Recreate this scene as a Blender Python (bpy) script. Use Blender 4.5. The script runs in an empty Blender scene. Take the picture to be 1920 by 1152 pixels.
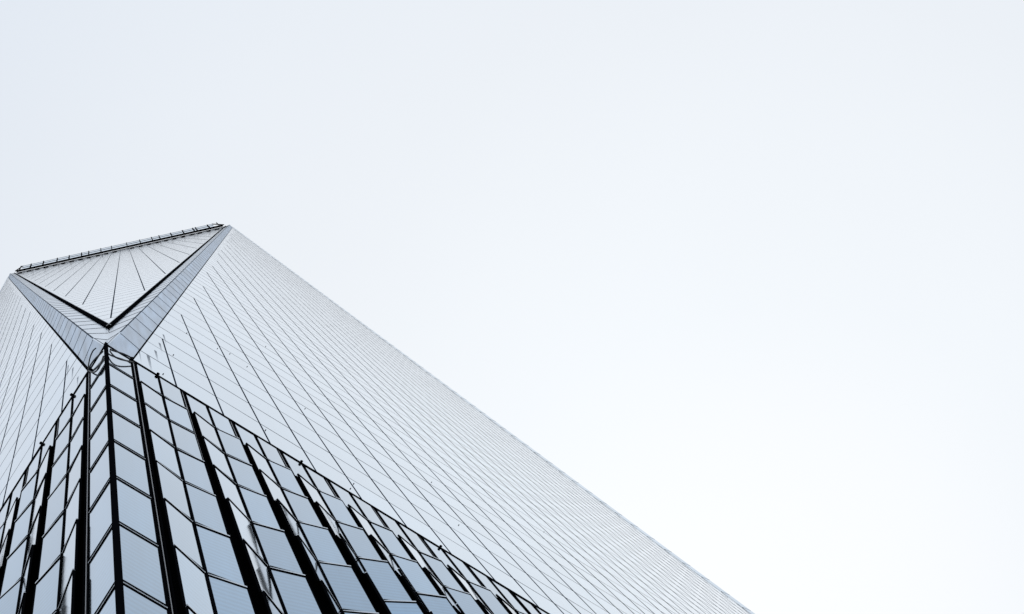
import bpy, bmesh, math, random
from mathutils import Vector, Matrix
C = bpy.context.scene
COL = C.collection
rng = random.Random(7)
EYE = 1.6                                   # eye height above the plaza

# ------------------------------------------------------------------ camera
cam_d = bpy.data.cameras.new("camera")
cam = bpy.data.objects.new("camera", cam_d)
COL.objects.link(cam)
RIGHT = Vector((0.8267363, -0.537107, -0.1674013))
DOWN = Vector((0.520616, 0.8431784, -0.1341981))
FWD = Vector((0.2132279, 0.0237947, 0.9767127))
CAM = Vector((-3.659077, -5.269025, EYE))
FPX, PX, PY = 3864.654, 836.453, 729.780
M = Matrix.Identity(4)
for i in range(3):
    M[i][0], M[i][1], M[i][2], M[i][3] = RIGHT[i], -DOWN[i], -FWD[i], CAM[i]
cam.matrix_world = M
cam_d.sensor_fit = 'HORIZONTAL'
cam_d.sensor_width = 36.0
cam_d.lens = FPX / 1920 * 36.0
cam_d.shift_x = (960 - PX) / 1920
cam_d.shift_y = (PY - 576) / 1920
cam_d.clip_start, cam_d.clip_end = 0.1, 6000
C.camera = cam

def project(p):
    q = Vector(p) - CAM
    z = q.dot(FWD)
    return PX + FPX * q.dot(RIGHT) / z, PY + FPX * q.dot(DOWN) / z

# ------------------------------------------------------------------ sky and light
SUN_EL, SUN_AZ = math.radians(67), math.radians(58)      # azimuth measured from +y towards +x
w = bpy.data.worlds.new("World"); C.world = w; w.use_nodes = True
nt = w.node_tree; nt.nodes.clear()
N = nt.nodes.new; L = nt.links.new
out = N("ShaderNodeOutputWorld"); bg = N("ShaderNodeBackground")
sky = N("ShaderNodeTexSky"); sky.sky_type = 'NISHITA'; sky.sun_disc = False
sky.sun_elevation = SUN_EL; sky.sun_rotation = SUN_AZ
tc = N("ShaderNodeTexCoord")
noi = N("ShaderNodeTexNoise"); noi.inputs["Scale"].default_value = 2.3; noi.inputs["Detail"].default_value = 3
noi.inputs["Roughness"].default_value = 0.45
L(tc.outputs["Generated"], noi.inputs["Vector"])
# overcast: a brighter patch of cloud in front of the hidden sun
dotn = N("ShaderNodeVectorMath"); dotn.operation = 'DOT_PRODUCT'
nrm = N("ShaderNodeVectorMath"); nrm.operation = 'NORMALIZE'
L(tc.outputs["Generated"], nrm.inputs[0]); L(nrm.outputs[0], dotn.inputs[0])
SUNV = Vector((math.cos(SUN_EL) * math.sin(SUN_AZ), math.cos(SUN_EL) * math.cos(SUN_AZ), math.sin(SUN_EL)))
dotn.inputs[1].default_value = Vector((.40, .03, .915)).normalized()
ramp = N("ShaderNodeValToRGB")
cr = ramp.color_ramp
cr.elements[0].position = 0.89; cr.elements[0].color = (8.05, 8.6, 9.3, 1)
cr.elements[1].position = 1.0; cr.elements[1].color = (10.0, 10.2, 10.4, 1)
e = cr.elements.new(0.957); e.color = (8.8, 9.2, 9.65, 1)
e = cr.elements.new(0.99); e.color = (9.35, 9.75, 10.1, 1)
L(dotn.outputs["Value"], ramp.inputs["Fac"])
nm = N("ShaderNodeMapRange"); nm.inputs["From Min"].default_value = .3; nm.inputs["From Max"].default_value = .7
nm.inputs["To Min"].default_value = .975; nm.inputs["To Max"].default_value = 1.025
L(noi.outputs["Fac"], nm.inputs["Value"])
mulc = N("ShaderNodeVectorMath"); mulc.operation = 'SCALE'
L(ramp.outputs["Color"], mulc.inputs[0]); L(nm.outputs["Result"], mulc.inputs["Scale"])
mix = N("ShaderNodeMix"); mix.data_type = 'RGBA'; mix.inputs["Factor"].default_value = 0.93
L(sky.outputs["Color"], mix.inputs["A"]); L(mulc.outputs["Vector"], mix.inputs["B"])
bg.inputs["Strength"].default_value = 0.1
L(mix.outputs["Result"], bg.inputs["Color"]); L(bg.outputs[0], out.inputs[0])
sd = bpy.data.lights.new("sun", 'SUN'); sd.energy = 0.8; sd.angle = math.radians(12); sd.color = (1, .97, .93)
so = bpy.data.objects.new("sun", sd); COL.objects.link(so)
so.rotation_euler = (-SUNV).to_track_quat('-Z', 'Y').to_euler()
C.view_settings.view_transform = 'Standard'; C.view_settings.look = 'None'
C.view_settings.exposure = 0; C.view_settings.gamma = 1

# ------------------------------------------------------------------ materials
def mat(name, col, metal=0., rough=.5, spec=.5, streak=0., band=0., bump=0., tint_noise=0.):
    m = bpy.data.materials.new(name); m.use_nodes = True
    t = m.node_tree; b = t.nodes["Principled BSDF"]
    b.inputs["Metallic"].default_value = metal
    b.inputs["Roughness"].default_value = rough
    b.inputs["Specular IOR Level"].default_value = spec
    co = t.nodes.new("ShaderNodeTexCoord"); mp = t.nodes.new("ShaderNodeMapping")
    mp.inputs["Scale"].default_value = (2.2, 2.2, .16)
    t.links.new(co.outputs["Object"], mp.inputs["Vector"])
    n1 = t.nodes.new("ShaderNodeTexNoise"); n1.inputs["Scale"].default_value = 1.6; n1.inputs["Detail"].default_value = 5
    t.links.new(mp.outputs["Vector"], n1.inputs["Vector"])
    r = t.nodes.new("ShaderNodeMapRange")
    r.inputs["From Min"].default_value = .3; r.inputs["From Max"].default_value = .7
    r.inputs["To Min"].default_value = 1 - streak; r.inputs["To Max"].default_value = 1 + streak * .4
    t.links.new(n1.outputs["Fac"], r.inputs["Value"])
    fac = r.outputs["Result"]
    if band:                                   # printed dots / ribs across the glass
        wv = t.nodes.new("ShaderNodeTexWave"); wv.bands_direction = 'Z'; wv.inputs["Scale"].default_value = 1.15
        wv.inputs["Distortion"].default_value = .4
        t.links.new(co.outputs["Object"], wv.inputs["Vector"])
        r2 = t.nodes.new("ShaderNodeMapRange"); r2.inputs["To Min"].default_value = 1 - band; r2.inputs["To Max"].default_value = 1 + band
        t.links.new(wv.outputs["Fac"], r2.inputs["Value"])
        mm = t.nodes.new("ShaderNodeMath"); mm.operation = 'MULTIPLY'
        t.links.new(fac, mm.inputs[0]); t.links.new(r2.outputs["Result"], mm.inputs[1]); fac = mm.outputs[0]
    if tint_noise:                             # every pane of glass comes from the furnace a little different
        at = t.nodes.new("ShaderNodeAttribute"); at.attribute_name = "pane"
        r3 = t.nodes.new("ShaderNodeMapRange"); r3.inputs["To Min"].default_value = 1 - tint_noise; r3.inputs["To Max"].default_value = 1 + tint_noise
        t.links.new(at.outputs["Fac"], r3.inputs["Value"])
        mm = t.nodes.new("ShaderNodeMath"); mm.operation = 'MULTIPLY'
        t.links.new(fac, mm.inputs[0]); t.links.new(r3.outputs["Result"], mm.inputs[1]); fac = mm.outputs[0]
    sc = t.nodes.new("ShaderNodeVectorMath"); sc.operation = 'SCALE'; sc.inputs[0].default_value = col
    t.links.new(fac, sc.inputs["Scale"]); t.links.new(sc.outputs["Vector"], b.inputs["Base Color"])
    if bump:
        n2 = t.nodes.new("ShaderNodeTexNoise"); n2.inputs["Scale"].default_value = .9; n2.inputs["Detail"].default_value = 2
        t.links.new(co.outputs["Object"], n2.inputs["Vector"])
        bp = t.nodes.new("ShaderNodeBump"); bp.inputs["Strength"].default_value = bump; bp.inputs["Distance"].default_value = .02
        t.links.new(n2.outputs["Fac"], bp.inputs["Height"]); t.links.new(bp.outputs["Normal"], b.inputs["Normal"])
    return m

M_CLAD = mat("coated_glass", (.41, .55, .69), 1, .07, streak=.05, tint_noise=.07, bump=.02)
M_FIN = mat("fin_glass", (.12, .27, .43), 1, .05, streak=.10, band=.11, bump=.035, tint_noise=.13)
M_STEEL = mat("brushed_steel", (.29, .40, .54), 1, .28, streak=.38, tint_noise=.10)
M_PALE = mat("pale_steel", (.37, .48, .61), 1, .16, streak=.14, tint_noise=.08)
M_BLACK = mat("black_metal", (.004, .0045, .006), 0, .6, .0, streak=.2)
M_FRAME = mat("dark_frame", (.005, .0055, .007), 0, .5, .0, streak=.2)
M_LOUV = mat("louvre_metal", (.022, .024, .028), 0, .6, .0, streak=.3)
M_PIPE = mat("grey_pipe", (.16, .17, .19), 1, .35, streak=.2)
M_EDGE = mat("bright_edge", (.5, .56, .62), 1, .3, streak=.1)
M_CORE = mat("joint_black", (.006, .007, .008), 0, .7, .0)
M_JOINT = mat("joint_profile", (.022, .036, .058), 0, .6, .0)
M_CABLE = mat("cable_rubber", (.01, .01, .011), 0, .6, .2)
M_PLAZA = mat("plaza_stone", (.26, .26, .27), 0, .8, .3, streak=.2)

# ------------------------------------------------------------------ mesh helpers
class MB:
    def __init__(s): s.v, s.f, s.p = [], [], []
    def add(s, vs, fs, pane=.5):
        o = len(s.v); s.v += [tuple(x) for x in vs]
        for f in fs: s.f.append([i + o for i in f]); s.p.append(pane)
    def box(s, o, a, b, c, pane=.5):           # corner o and three edge vectors
        o, a, b, c = Vector(o), Vector(a), Vector(b), Vector(c)
        vs = [o, o + a, o + a + b, o + b, o + c, o + a + c, o + a + b + c, o + b + c]
        fs = [(0, 3, 2, 1), (4, 5, 6, 7), (0, 1, 5, 4), (1, 2, 6, 5), (2, 3, 7, 6), (3, 0, 4, 7)]
        if a.cross(b).dot(c) < 0: fs = [tuple(reversed(f)) for f in fs]
        s.add(vs, fs, pane)
    def slab(s, poly, n, t, pane=None):        # polygon, outward normal, thickness behind it
        n = Vector(n).normalized(); P = [Vector(p) for p in poly]
        nn = (P[1] - P[0]).cross(P[2] - P[0])
        if nn.dot(n) < 0: P.reverse()
        k = len(P); vs = P + [p - n * t for p in P]
        fs = [tuple(range(k))] + [(i, i + k, (i + 1) % k + k, (i + 1) % k) for i in range(k)]
        s.add(vs, fs, rng.random() if pane is None else pane)
    def tube(s, pts, r, seg=8):
        pts = [Vector(p) for p in pts]; rings = []
        for i, p in enumerate(pts):
            d = (pts[min(i + 1, len(pts) - 1)] - pts[max(i - 1, 0)]).normalized()
            a = d.orthogonal().normalized() if i == 0 else (rings_a - d * rings_a.dot(d)).normalized()
            rings_a = a; b = d.cross(a)
            rings.append([p + (a * math.cos(2 * math.pi * k / seg) + b * math.sin(2 * math.pi * k / seg)) * r for k in range(seg)])
        vs = [v for q in rings for v in q]; fs = []
        for i in range(len(pts) - 1):
            for k in range(seg):
                fs.append((i * seg + k, i * seg + (k + 1) % seg, (i + 1) * seg + (k + 1) % seg, (i + 1) * seg + k))
        fs.append(tuple(reversed(range(seg)))); fs.append(tuple(range((len(pts) - 1) * seg, len(pts) * seg)))
        s.add(vs, fs)
    def build(s, name, m, parent=None, origin=None):
        me = bpy.data.meshes.new(name)
        o = Vector(origin) if origin is not None else Vector((0, 0, 0))
        me.from_pydata([tuple(Vector(v) - o) for v in s.v], [], s.f)
        a = me.attributes.new("pane", 'FLOAT', 'FACE'); a.data.foreach_set("value", s.p)
        me.materials.append(m); me.update()
        ob = bpy.data.objects.new(name, me); COL.objects.link(ob); ob.location = o
        if parent: ob.parent = parent
        return ob

def tag(o, label, cat, group=None):
    o["label"] = label; o["category"] = cat
    if group: o["group"] = group
    return o

def clip(poly, nx, ny, c):                     # keep nx*u + ny*v >= c
    res = []
    for i in range(len(poly)):
        a, b = poly[i], poly[(i + 1) % len(poly)]
        da, db = nx * a[0] + ny * a[1] - c, nx * b[0] + ny * b[1] - c
        if da >= 0: res.append(a)
        if (da >= 0) != (db >= 0):
            t = da / (da - db); res.append((a[0] + t * (b[0] - a[0]), a[1] + t * (b[1] - a[1])))
    return res

# ------------------------------------------------------------------ the setting
me = MB(); R_ = 3000
me.add([(-R_, -R_, 0), (R_, -R_, 0), (R_, R_, 0), (-R_, R_, 0)], [(0, 1, 2, 3)])
g = me.build("ground", M_PLAZA); g["kind"] = "structure"

# ------------------------------------------------------------------ tower dimensions (metres)
ROW, JB, J0 = 4.064, 1.524, 0.738              # storey, cladding module, first joint from the corner
ZW = 56.301 + EYE                              # top of the podium
S = 0.0874705                                  # run of the slanting edges per metre of height
OFF, DL = 0.8132, 0.128                        # trim width along the wall, height of its arris
W = 60.96
ZT = ZW + (W / 2) / S                          # where the arrises meet
ZP = ZW + 345                                  # top of the sloping facet
TH = .034
tower = bpy.data.objects.new("skyscraper", None); COL.objects.link(tower)
tower.location = (0, 0, 0)
tag(tower, "pale tapering glass skyscraper with a triangular corner facet above black framed glass fins", "skyscraper")

SIDES = [lambda u, d, z: Vector((u, -d, z)), lambda u, d, z: Vector((-d, u, z))]   # right wall, left wall: along, outward, up

# core behind the joints
mb = MB(); i_ = .0
def corner_ring(z, x): return [(x, x, z), (W - x, x, z), (W - x, W - x, z), (x, W - x, z)]
b0 = corner_ring(ZW, TH + .003); h = W / 2
t0 = [(h, TH + .003, ZT - 1), (W - TH, h, ZT - 1), (h, W - TH, ZT - 1), (TH + .003, h, ZT - 1)]
e_ = .13                                       # the facet over the near corner sits a little further in
b0[0] = (.14, .14, ZW)
vs = b0 + t0
mb.add(vs, [(0, 1, 4), (1, 5, 4), (1, 2, 5), (2, 6, 5), (2, 3, 6), (3, 7, 6), (3, 0, 7), (7, 4, 5, 6), (3, 2, 1, 0)])
# inner triangle over the near corner, kept clear of the facet
mb.add([(.14, .14, ZW), (h + .1, .14, ZT - 1), (.14, h + .1, ZT - 1)], [(0, 1, 2)])
mb.build("core", M_CORE, tower)

# ------------------------------------------------------------------ the two flat walls above the podium
def levels(z0, z1):
    k = 0
    while z0 + k * ROW < z1 - .3:
        yield k, z0 + k * ROW, min(z0 + (k + 1) * ROW, z1); k += 1

for side in SIDES:
    mb = MB(); jb = MB(); gz = .005
    n = side(0, 1, 0)
    for k, za, zb in levels(ZW, ZT - 9):
        zm = (za + zb) / 2
        lo, hi = OFF + S * (zm - ZW), W - OFF - S * (zm - ZW)
        cuts = [J0 + JB * i for i in range(0, 40) if lo + .55 < J0 + JB * i < hi - .55]
        ed = [lo - 1.5] + cuts + [hi + 1.5]
        for c_ in cuts:                        # upright joint profile, a storey at a time
            jb.box(side(c_ - .026, -.01, za + .012), side(.052, 0, 0), side(0, .0165, 0), side(0, 0, zb - za - .012))
        l2, h2 = OFF + S * (za - ZW) + .03, W - OFF - S * (za - ZW) - .03
        if k and h2 > l2: jb.box(side(l2, -.01, za - .012), side(h2 - l2, 0, 0), side(0, .0142, 0), side(0, 0, .024))
        for a, b in zip(ed[:-1], ed[1:]):
            poly = [(a + .025, za + gz), (b - .025, za + gz), (b - .025, zb - gz), (a + .025, zb - gz)]
            poly = clip(poly, 1, -S, OFF - S * ZW + .012)
            if len(poly) > 2: poly = clip(poly, -1, -S, -(W - OFF) - S * ZW + .012)
            if len(poly) > 2:
                ta = rng.uniform(-.0012, .0012); tb = rng.uniform(-.0006, .0006)   # no pane sits perfectly true
                um = (a + b) / 2
                mb.slab([side(u, ta * (u - um) + tb * (z - zm), z) for u, z in poly], n, TH)
    cw = mb.build("curtain_wall", M_CLAD, tower)
    jb.build("joint_profiles", M_JOINT, cw)

# ------------------------------------------------------------------ slanting steel trim, outer and inner band
def dlz(z): return .03 + (DL - .03) * min(1, max(0, (z - ZW) / 4))
def arris(side, z): return side(.06 - .03 * (1 - min(1, max(0, (z - ZW) / 4))) + S * (z - ZW), dlz(z), z)
def outer(side, z): return side(OFF + S * (z - ZW), .001, z)
ZA = ZW + 11.64                                # foot of the sloping facet
def inner(side, z):
    if z <= ZA:
        v = .06 + (.569 - .06) * (z - ZW) / 11.64
        return side(v, -v, z)
    return side(S * (z - ZW) - .449, -.569, z)
def band(fa, fb, mb, z0, z1, out, gap=.012, seam=None):
    zs = [z0]
    for k, a, b in levels(ZW, ZT - 3):
        if z0 < b <= z1 + .01: zs.append(b)
    if zs[-1] < z1: zs.append(z1)
    if seam is not None:                       # dark line along the arris that all seams run into
        w_ = (fb(zs[-1]) - fa(zs[-1])).normalized()
        pts = [z0, z0 + 4.5, zs[-1]]
        for a, b in zip(pts[:-1], pts[1:]):
            nn = (fb(a) - fa(a)).cross(fa(b) - fa(a)).normalized()
            if nn.dot(out) < 0: nn = -nn
            seam.box(fa(a) + w_ * .002 - nn * .01, w_ * .022, nn * .0135, fa(b) - fa(a))
    for a, b in zip(zs[:-1], zs[1:]):
        p = [fa(a + gap), fb(a + gap), fb(b - gap), fa(b - gap)]
        nn = (p[1] - p[0]).cross(p[3] - p[0]).normalized()
        if nn.dot(out) < 0: nn = -nn
        pane = rng.random()
        if seam is not None and a > z0 + .1:
            d = fb(a) - fa(a); d = d * .97
            seam.box(fa(a) + (fb(a) - fa(a)) * .015 - nn * .01 - Vector((0, 0, .008)), d, nn * .019, Vector((0, 0, .016)))
        mb.slab([p[0], p[1], p[2]], nn, TH, pane); mb.slab([p[0], p[2], p[3]], nn, TH, pane)
for side in SIDES:
    outw = side(-.3, 1, 0)
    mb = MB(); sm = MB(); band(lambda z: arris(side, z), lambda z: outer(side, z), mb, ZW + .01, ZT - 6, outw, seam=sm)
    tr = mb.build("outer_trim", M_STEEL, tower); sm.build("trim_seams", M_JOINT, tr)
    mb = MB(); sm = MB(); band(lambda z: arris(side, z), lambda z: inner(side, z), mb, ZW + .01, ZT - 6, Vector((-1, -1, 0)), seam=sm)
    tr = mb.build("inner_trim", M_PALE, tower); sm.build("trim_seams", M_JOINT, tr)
    fo_ = lambda z: side(W - OFF - S * (z - ZW), .001, z)
    fa_ = lambda z: side(W - .06 - S * (z - ZW), DL, z)
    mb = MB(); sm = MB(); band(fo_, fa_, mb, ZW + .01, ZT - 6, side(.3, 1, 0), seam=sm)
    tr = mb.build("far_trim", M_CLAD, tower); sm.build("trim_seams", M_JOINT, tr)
    # black shadow joint where the trim meets the wall
    mb = MB(); za, zb = ZW + .1, ZT - 10
    u = .05 if side is SIDES[0] else .085
    mb.box(side(OFF - .01 + S * (za - ZW), -.005, za), side(u, 0, 0), side(0, .012, 0), side(S * (zb - za), 0, zb - za))
    mb.build("trim_joint", M_BLACK, tower)

# ------------------------------------------------------------------ the sloping facet
DIAG = Vector((1, -1, 0)).normalized()         # to the right along the facet
FN = Vector((-1, -1, S)).normalized()          # outward
def fpt(t, z, d=0.):                           # point on the facet plane at height z
    q = (S * (z - ZW) + .12) / 2
    return Vector((q, q, z)) + DIAG * t + FN * d
def fw(z): return max(0, S * (z - ZW) / math.sqrt(2) - .72)
mb = MB(); jb = MB(); gz = .012
for k, za, zb in levels(ZW + 3 * ROW - .552 - .0, ZP):
    zm = (za + zb) / 2; wd = fw(zm)
    cuts = [i * JB for i in range(-14, 15) if abs(i * JB) < wd - .45]
    if fw(zb) <= 0: continue
    ed = [-wd - 1.2] + cuts + [wd + 1.2]
    sl = S / math.sqrt(2); c = -.72 - sl * ZW
    UPV = (fpt(0, 1) - fpt(0, 0))
    for c_ in cuts: jb.box(fpt(c_ - .028, za + .012, -.01), DIAG * .056, FN * .014, UPV * (zb - za - .012))
    if k and fw(za) > .1: jb.box(fpt(-fw(za) + .03, za - .012, -.01), DIAG * (2 * fw(za) - .06), FN * .0128, UPV * .024)
    for a, b in zip(ed[:-1], ed[1:]):
        poly = [(a + .026, za + gz), (b - .026, za + gz), (b - .026, zb - gz), (a + .026, zb - gz)]
        poly = clip(poly, -1, sl, -c)
        if len(poly) > 2: poly = clip(poly, 1, sl, -c)
        if len(poly) > 2: mb.slab([fpt(t, z) for t, z in poly], FN, TH)
fc = mb.build("sloping_facet", M_CLAD, tower); jb.build("facet_joints", M_JOINT, fc)
mb = MB()                                      # backing for its joints
mb.add([fpt(0, ZA - .4, -TH - .004), fpt(fw(ZP), ZP, -TH - .004), fpt(-fw(ZP), ZP, -TH - .004)], [(0, 1, 2)])
mb.build("facet_backing", M_CORE, tower)
for sg in (1, -1):
    mb = MB(); p0, p1 = fpt(0, ZA, 0), fpt(sg * (fw(ZP) + .0), ZP, 0)
    ax = (p1 - p0); inn = -(DIAG * sg); inn = (inn - ax * inn.dot(ax) / ax.length_squared).normalized()
    st = p0 - ax.normalized() * .1
    mb.box(st - inn * .085 - FN * .02, inn * .165, FN * .10, ax + ax.normalized() * .1)
    gt = mb.build("gutter", M_BLACK, tower)
    mb = MB(); mb.tube([st + inn * .075 + FN * .09, st + inn * .075 + FN * .09 + ax * .45], .012, 6)
    mb.build("gutter_edge", M_PIPE, gt)

# ------------------------------------------------------------------ parapet on top of the facet
OUT = Vector((-1, -1, 0)).normalized()
hw = fw(ZP) - .45
base = fpt(0, ZP, 0)
mb = MB()
mb.box(base - DIAG * hw + OUT * .05, DIAG * 2 * hw, OUT * .34, Vector((0, 0, .6)))
beam = mb.build("parapet_beam", M_BLACK, tower)
mb = MB()
mb.box(base - DIAG * (hw - 1.0) + OUT * .30 + Vector((0, 0, .62)), DIAG * 2 * (hw - 1.3), OUT * .04, Vector((0, 0, 8.5)))
glass = mb.build("parapet_glass", M_CLAD, beam)
mb = MB()
mb.box(base - DIAG * (hw - 1.0) + OUT * .26 + Vector((0, 0, 9.14)), DIAG * 2 * (hw - 1.3), OUT * .11, Vector((0, 0, .1)))
mb.box(base - DIAG * (hw - 1.0) + OUT * .342 + Vector((0, 0, 4.9)), DIAG * 2 * (hw - 1.3), OUT * .05, Vector((0, 0, .1)))
mb.build("top_rail", M_PIPE, beam)
for sg in (1, -1):
    mb = MB()
    e0 = base + DIAG * sg * (hw - 1.0 if sg < 0 else hw - 1.6)
    mb.tube([e0 + OUT * .34 + Vector((0, 0, 9.2)), base + DIAG * sg * (hw + .2) + OUT * .3 + Vector((0, 0, .6))], .1, 6)
    mb.build("end_brace", M_BLACK, beam)
ticks = [36.5, 55.5, 79, 105, 127.6, 151, 164.6, 187.5, 207.8, 236.5, 261.7, 284.4, 298.7, 321, 343.8, 363.5, 369, 392, 410]
post0 = None
for x in ticks:
    t = -hw + 2 * hw * (x - 30) / (417 - 30)
    o = base + DIAG * t + OUT * .36 + Vector((0, 0, -4))
    if post0 is None:
        mb = MB(); mb.box(o - DIAG * .075, DIAG * .15, OUT * .12, Vector((0, 0, 13.2)))
        post0 = mb.build("parapet_post", M_BLACK, beam, o)
    else:
        c = post0.copy(); COL.objects.link(c); c.parent = beam; c.location = o
brk = None
for i in range(-12, 13):
    if i == 0: continue
    o = fpt(i * JB, ZP - 36, .01) + DIAG * .55
    if brk is None:
        mb = MB(); mb.box(o - DIAG * .35, DIAG * .7, FN * .16, Vector((S * .5, S * .5, 1)) * 1.6)
        brk = mb.build("facet_bracket", M_BLACK, tower, o)
    else:
        c = brk.copy(); COL.objects.link(c); c.parent = tower; c.location = o
# roof behind the parapet
mb = MB(); q = (S * (ZP - ZW) + .12)
mb.add([(q - .3, .3, ZP - .2), (W - .3, h, ZP - .2), (h, W - .3, ZP - .2), (.3, q - .3, ZP - .2)], [(0, 1, 2, 3)])
mb.build("roof", M_BLACK, tower)

# ------------------------------------------------------------------ the podium below
U0, PB = 0.87, 1.557                           # first gap from the corner, pitch of the fin pairs
NP, NR = 38, 13
TAB = {0: [0, 3.4, 3.6, 5.6, 7.0, 9.8, 12, 14], 1: [0, 6.7, 8.2, 10.2, 15.4, 17.4, 20.5, 23.5],
       2: [0, 7.4, 10.2, 17.2, 22.8, 25.5, 28, 30], 3: [0, 8.5, 14, 22.7, 28.5, 32, 34, 36]}
def phi(j, k):
    j = min(j, NP - 1 - j)
    r = TAB[min(j, 3)]
    return math.radians(r[k] if k < len(r) else r[-1] + min(6, (k - len(r) + 1) * 1.5))
PIV = .012
fins = []                                      # (area in the picture, side index, j, k, hand)
for si, side in enumerate(SIDES):
    for j in range(NP):
        um = U0 + PB * (j + .5)
        for k in range(NR):
            for hand in (-1, 1):
                a = phi(j, k); z1 = ZW - k * ROW; z0 = z1 - ROW
                pts = [project(side(um + hand * r * math.cos(a), PIV + r * math.sin(a), z)) for r, z in ((.04, z0), (.69, z0), (.69, z1), (.04, z1))]
                pts = [(min(max(x, 0), 1920), min(max(y, 0), 1152)) for x, y in pts]
                ar = abs(sum(p[0] * q_[1] - q_[0] * p[1] for p, q_ in zip(pts, pts[1:] + pts[:1]))) / 2
                fins.append((ar, si, j, k, hand))
fins.sort(key=lambda f: -f[0])
def fin_geo(side, j, k, hand, pane, frame, edge):
    um = U0 + PB * (j + .5); a = phi(j, k); z1 = ZW - k * ROW; z0 = z1 - ROW
    al = side(hand * math.cos(a), math.sin(a), 0); no = side(-hand * math.sin(a), math.cos(a), 0)
    o = side(um, PIV, z0)
    up = Vector((0, 0, 1))
    zb, zt_ = .07, ROW - .05
    tw = rng.uniform(-.005, .005)
    pane.box(o + al * .03 + up * zb - no * .03, al * .653, no * (.03), up * (zt_ - zb) + no * tw, rng.random())
    ring(frame, edge, o, al, no, up, .03, .684)
def ring(frame, edge, o, al, no, up, a0, a1):
    ln = a1 - a0
    frame.box(o + al * a0 + up * .045 - no * .035, al * ln, no * .066, up * .025)          # bar under the pane
    frame.box(o + al * a0 + up * (ROW - .052) - no * .035, al * ln, no * .05, up * .008)   # bar over the pane
    frame.box(o + al * (a0 - .006) + up * .045 - no * .036, al * .012, no * .035, up * (ROW - .089))
    frame.box(o + al * (a1 - .001) + up * .045 - no * .034, al * .012, no * .045, up * (ROW - .089))
    edge.box(o + al * a0 + up * (ROW - .044) - no * .03, al * ln, no * .047, up * .085)    # bright transom between two storeys
pane0 = MB(); frame0 = MB(); edge0 = MB()
for idx, (ar, si, j, k, hand) in enumerate(fins):
    if idx < 96 and ar > 30:
        p, f, ed_ = MB(), MB(), MB()
        fin_geo(SIDES[si], j, k, hand, p, f, ed_)
        org = SIDES[si](U0 + PB * (j + .5), PIV, ZW - (k + 1) * ROW)
        po = p.build("glass_fin", M_FIN, tower, org)
        fo = f.build("fin_frame", M_FRAME, po, org); fo.location = (0, 0, 0)
        if k: fo = ed_.build("transom", M_EDGE, po, org); fo.location = (0, 0, 0)
    else:
        fin_geo(SIDES[si], j, k, hand, pane0, frame0, edge0)
rest = pane0.build("further_fins", M_FIN, tower); rest["kind"] = "stuff"
rf = frame0.build("further_fin_frames", M_FRAME, rest); rf["kind"] = "stuff"
rf = edge0.build("further_transoms", M_EDGE, rest); rf["kind"] = "stuff"

for si, side in enumerate(SIDES):
    # flat panes beside the corner post
    for k in range(NR):
        z1 = ZW - k * ROW; z0 = z1 - ROW
        p, f = MB(), MB(); o = side(.052, .0, z0)
        wd = U0 - .10 - .052
        p.box(o + side(0, -.03, .07), side(wd, 0, 0), side(0, .03, 0), side(0, 0, ROW - .12), rng.random())
        po = p.build("corner_pane", M_FIN, tower, o)
        ed_ = MB(); ring(f, ed_, o, side(1, 0, 0), side(0, 1, 0), Vector((0, 0, 1)), 0, wd)
        fo = f.build("pane_frame", M_FRAME, po, o); fo.location = (0, 0, 0)
        if k: fo = ed_.build("transom", M_EDGE, po, o); fo.location = (0, 0, 0)
    if si:
        mb = MB(); mb.box(side(.066, -.03, ZW - NR * ROW), side(.022, 0, 0), side(0, .034, 0), side(0, 0, NR * ROW - .1))
        mb.build("edge_strip", M_STEEL, tower)
    # bright returned edge of the corner panes
    # louvred wall in the shadow behind the fins
    mb = MB()
    zb = ZW - NR * ROW
    mb.box(side(.3, -.36, zb), side(W - .6, 0, 0), side(0, .02, 0), side(0, 0, ZW - zb - .1))
    nrib = int((ZW - zb) / .19)
    for i in range(nrib):
        z = zb + i * .19
        mb.add([side(.3, -.338, z), side(W - .3, -.338, z), side(W - .3, -.27, z + .05), side(.3, -.27, z + .05), side(W - .3, -.338, z + .15), side(.3, -.338, z + .15)],
               [(0, 1, 2, 3), (3, 2, 4, 5)])
    mb.build("louvre_wall", M_LOUV, tower)
    # mullions between the two fins of a pair, and a pipe in every gap
    for j in range(NP):
        um, ug = U0 + PB * (j + .5), U0 + PB * j
        mb = MB(); mb.box(side(um - .026, -.3, zb), side(.052, 0, 0), side(0, .335, 0), side(0, 0, ZW - zb - .02))
        mb.build("mullion", M_BLACK, tower)
        mb = MB()
        mb.box(side(ug - .075, -.3, zb), side(.03, 0, 0), side(0, .30, 0), side(0, 0, ZW - zb - .02))
        mb.box(side(ug + .045, -.3, zb), side(.03, 0, 0), side(0, .30, 0), side(0, 0, ZW - zb - .02))
        ch = mb.build("channel", M_BLACK, tower)
        mb = MB(); mb.tube([side(ug + .005, -.02, zb), side(ug + .005, -.02, ZW - .05)], .014, 8)
        mb.build("pipe", M_PIPE, ch)
    # coping bar along the top of the podium
    mb = MB()
    mb.box(side(.75, -.02, ZW - .03), side(W - 1.6, 0, 0), side(0, .058, 0), side(0, 0, .035))
    mb.build("coping_bar", M_BLACK, tower)
    mb = MB()
    mb.box(side(.09, -.0, ZW - .02), side(.66, 0, 0), side(0, .022, 0), side(0, 0, .03))
    mb.build("corner_rail", M_BLACK, tower)
    # plain stone foot
    mb = MB(); mb.box(side(.3, -.35, 0), side(W - .6, 0, 0), side(0, .3, 0), side(0, 0, zb))
    mb.build("podium_foot", M_PLAZA, tower)
mb = MB()
zb = 0
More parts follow.
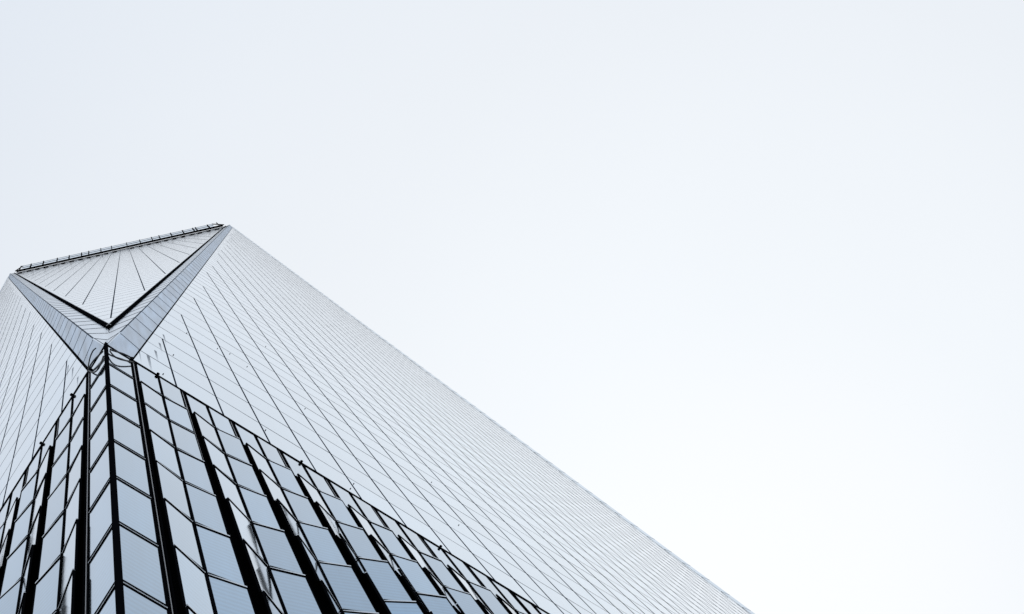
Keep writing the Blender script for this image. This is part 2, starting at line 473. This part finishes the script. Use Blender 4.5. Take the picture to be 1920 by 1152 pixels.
mb.add([(.05, -.034, zb), (-.034, -.034, zb), (-.034, .05, zb), (.3, .3, zb), (.05, -.034, ZW + .25), (-.034, -.034, ZW + .25), (-.034, .05, ZW + .25), (.3, .3, ZW - .1)],
       [(0, 1, 5, 4), (1, 2, 6, 5), (2, 3, 7, 6), (3, 0, 4, 7), (4, 5, 6, 7), (3, 2, 1, 0)])
mb.build("corner_post", M_BLACK, tower)

# ------------------------------------------------------------------ dark streaks and window anchors on the flat walls
M_STREAK = bpy.data.materials.new("dark_streak"); M_STREAK.use_nodes = True  # bluish dark streak, strongest at its wide top, fading out downwards
t = M_STREAK.node_tree; b = t.nodes["Principled BSDF"]
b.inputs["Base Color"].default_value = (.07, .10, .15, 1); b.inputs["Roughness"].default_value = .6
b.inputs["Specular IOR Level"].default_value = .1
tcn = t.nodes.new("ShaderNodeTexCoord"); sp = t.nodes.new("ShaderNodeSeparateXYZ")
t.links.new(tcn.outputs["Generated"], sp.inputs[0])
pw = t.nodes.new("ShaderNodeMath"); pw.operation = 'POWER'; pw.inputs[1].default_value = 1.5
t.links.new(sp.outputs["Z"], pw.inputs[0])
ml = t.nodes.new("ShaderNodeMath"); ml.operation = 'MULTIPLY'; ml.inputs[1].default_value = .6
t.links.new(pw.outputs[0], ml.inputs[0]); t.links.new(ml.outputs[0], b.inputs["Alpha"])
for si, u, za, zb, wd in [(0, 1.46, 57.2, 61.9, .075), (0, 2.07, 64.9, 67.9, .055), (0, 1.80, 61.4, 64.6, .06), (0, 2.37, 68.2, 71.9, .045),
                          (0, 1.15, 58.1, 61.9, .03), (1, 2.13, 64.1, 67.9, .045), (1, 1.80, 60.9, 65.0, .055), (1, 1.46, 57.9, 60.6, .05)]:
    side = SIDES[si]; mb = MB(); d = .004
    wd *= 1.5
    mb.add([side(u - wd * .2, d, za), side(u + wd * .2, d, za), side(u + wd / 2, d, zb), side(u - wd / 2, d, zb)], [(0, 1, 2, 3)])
    mb.build("dark_streak", M_STREAK, tower, side(u, 0, za))
anc = None
for u, z in [(1.87, 59.25), (2.54, 66.75), (3.65, 78.58), (5.11, 80.22), (5.76, 81.41), (6.46, 80.35), (9.17, 99.64), (8.75, 77.37),
             (5.42, 60.97), (8.5, 61.03), (8.11, 59.15), (14.84, 79.45), (23.11, 90.6), (13.81, 68.45)]:
    if anc is None:
        mb = MB(); mb.tube([SIDES[0](u, -.01, z), SIDES[0](u, .012, z), SIDES[0](u, .018, z - .01)], .016, 8)
        anc = mb.build("wall_anchor", M_BLACK, tower, SIDES[0](u, 0, z))
    else:
        c = anc.copy(); COL.objects.link(c); c.parent = tower; c.location = SIDES[0](u, 0, z)

# ------------------------------------------------------------------ lamps and clamps along the top of the podium
def lamp(side, u, label, r=.046):
    o = side(u, .03, ZW - .02)
    root = bpy.data.objects.new("spotlight", None); COL.objects.link(root); root.location = o
    tag(root, label, "spotlight", "dark spotlights along the podium edge")
    up = Vector((0, 0, 1))
    mb = MB(); mb.box(o - side(.02, .03, 0) - up * .02, side(.04, 0, 0), side(0, .05, 0), up * .04)
    x = mb.build("bracket", M_BLACK, root, o); x.location = (0, 0, 0)
    mb = MB(); mb.tube([o + side(0, -.01, -.02), o + side(0, .02, -.0), o + side(0, .035, .01)], r * .85, 12)
    mb.tube([o + side(0, .03, .0), o + side(0, .042, .01)], r, 12)
    x = mb.build("lamp_body", M_BLACK, root, o); x.location = (0, 0, 0)
mull = lambda j: U0 + PB * (j + .5)
lamp(SIDES[0], mull(0) - .03, "small black spotlight on the first mullion right of the corner post")
lamp(SIDES[0], mull(3) - .05, "small black spotlight halfway along the right podium edge", .042)
lamp(SIDES[0], mull(6) - .05, "small black spotlight furthest along the right podium edge", .042)
lamp(SIDES[1], mull(0), "small black spotlight on the first mullion left of the corner post")
lamp(SIDES[1], mull(1), "small black spotlight furthest along the left podium edge")
lamp(SIDES[0], .80, "small black spotlight under the right foot of the grey steel trim", .045)
lamp(SIDES[1], .80, "small black spotlight under the left foot of the grey steel trim", .05)

# ------------------------------------------------------------------ cables strung from the corner post
def bez(p, n=14):
    res = []
    for i in range(n + 1):
        t = i / n
        pts = [Vector(q) for q in p]
        while len(pts) > 1: pts = [a.lerp(b, t) for a, b in zip(pts[:-1], pts[1:])]
        res.append(pts[0])
    return res
def cable(side, ctrl, label, r=.021):
    mb = MB(); mb.tube(bez([side(*c) for c in ctrl], 18), r, 8)
    o = mb.build("cable", M_CABLE, None)
    tag(o, label, "cable", "black cables strung from the corner post")
R0_, L0_ = SIDES
cable(R0_, [(.08, .06, ZW - 1.2), (.25, .08, ZW - 1.3), (.45, .09, ZW - .3), (.80, .06, ZW - .1)], "upper black cable arching right from the corner post to the first gap")
cable(R0_, [(.08, .06, ZW - 1.6), (.22, .10, ZW - 3.6), (.5, .12, ZW - 2.0), (.82, .06, ZW - .9)], "lower black cable sagging right from the corner post")
cable(L0_, [(.05, .07, ZW - 1.6), (.25, .10, ZW - 1.4), (.5, .14, ZW - .8), (.80, .05, ZW - .3)], "upper black cable curving left from the corner post")
cable(L0_, [(.05, .06, ZW - 2.6), (.28, .07, ZW - 4.6), (.45, .1, ZW - 3.8), (.78, .05, ZW - .6)], "lowest black cable sagging deep left of the corner post")
cable(L0_, [(.25, .16, ZW + .2), (.4, .2, ZW + .6), (.6, .16, ZW + .2), (.82, .05, ZW - .2)], "short black cable looped above the left corner panes", .018)
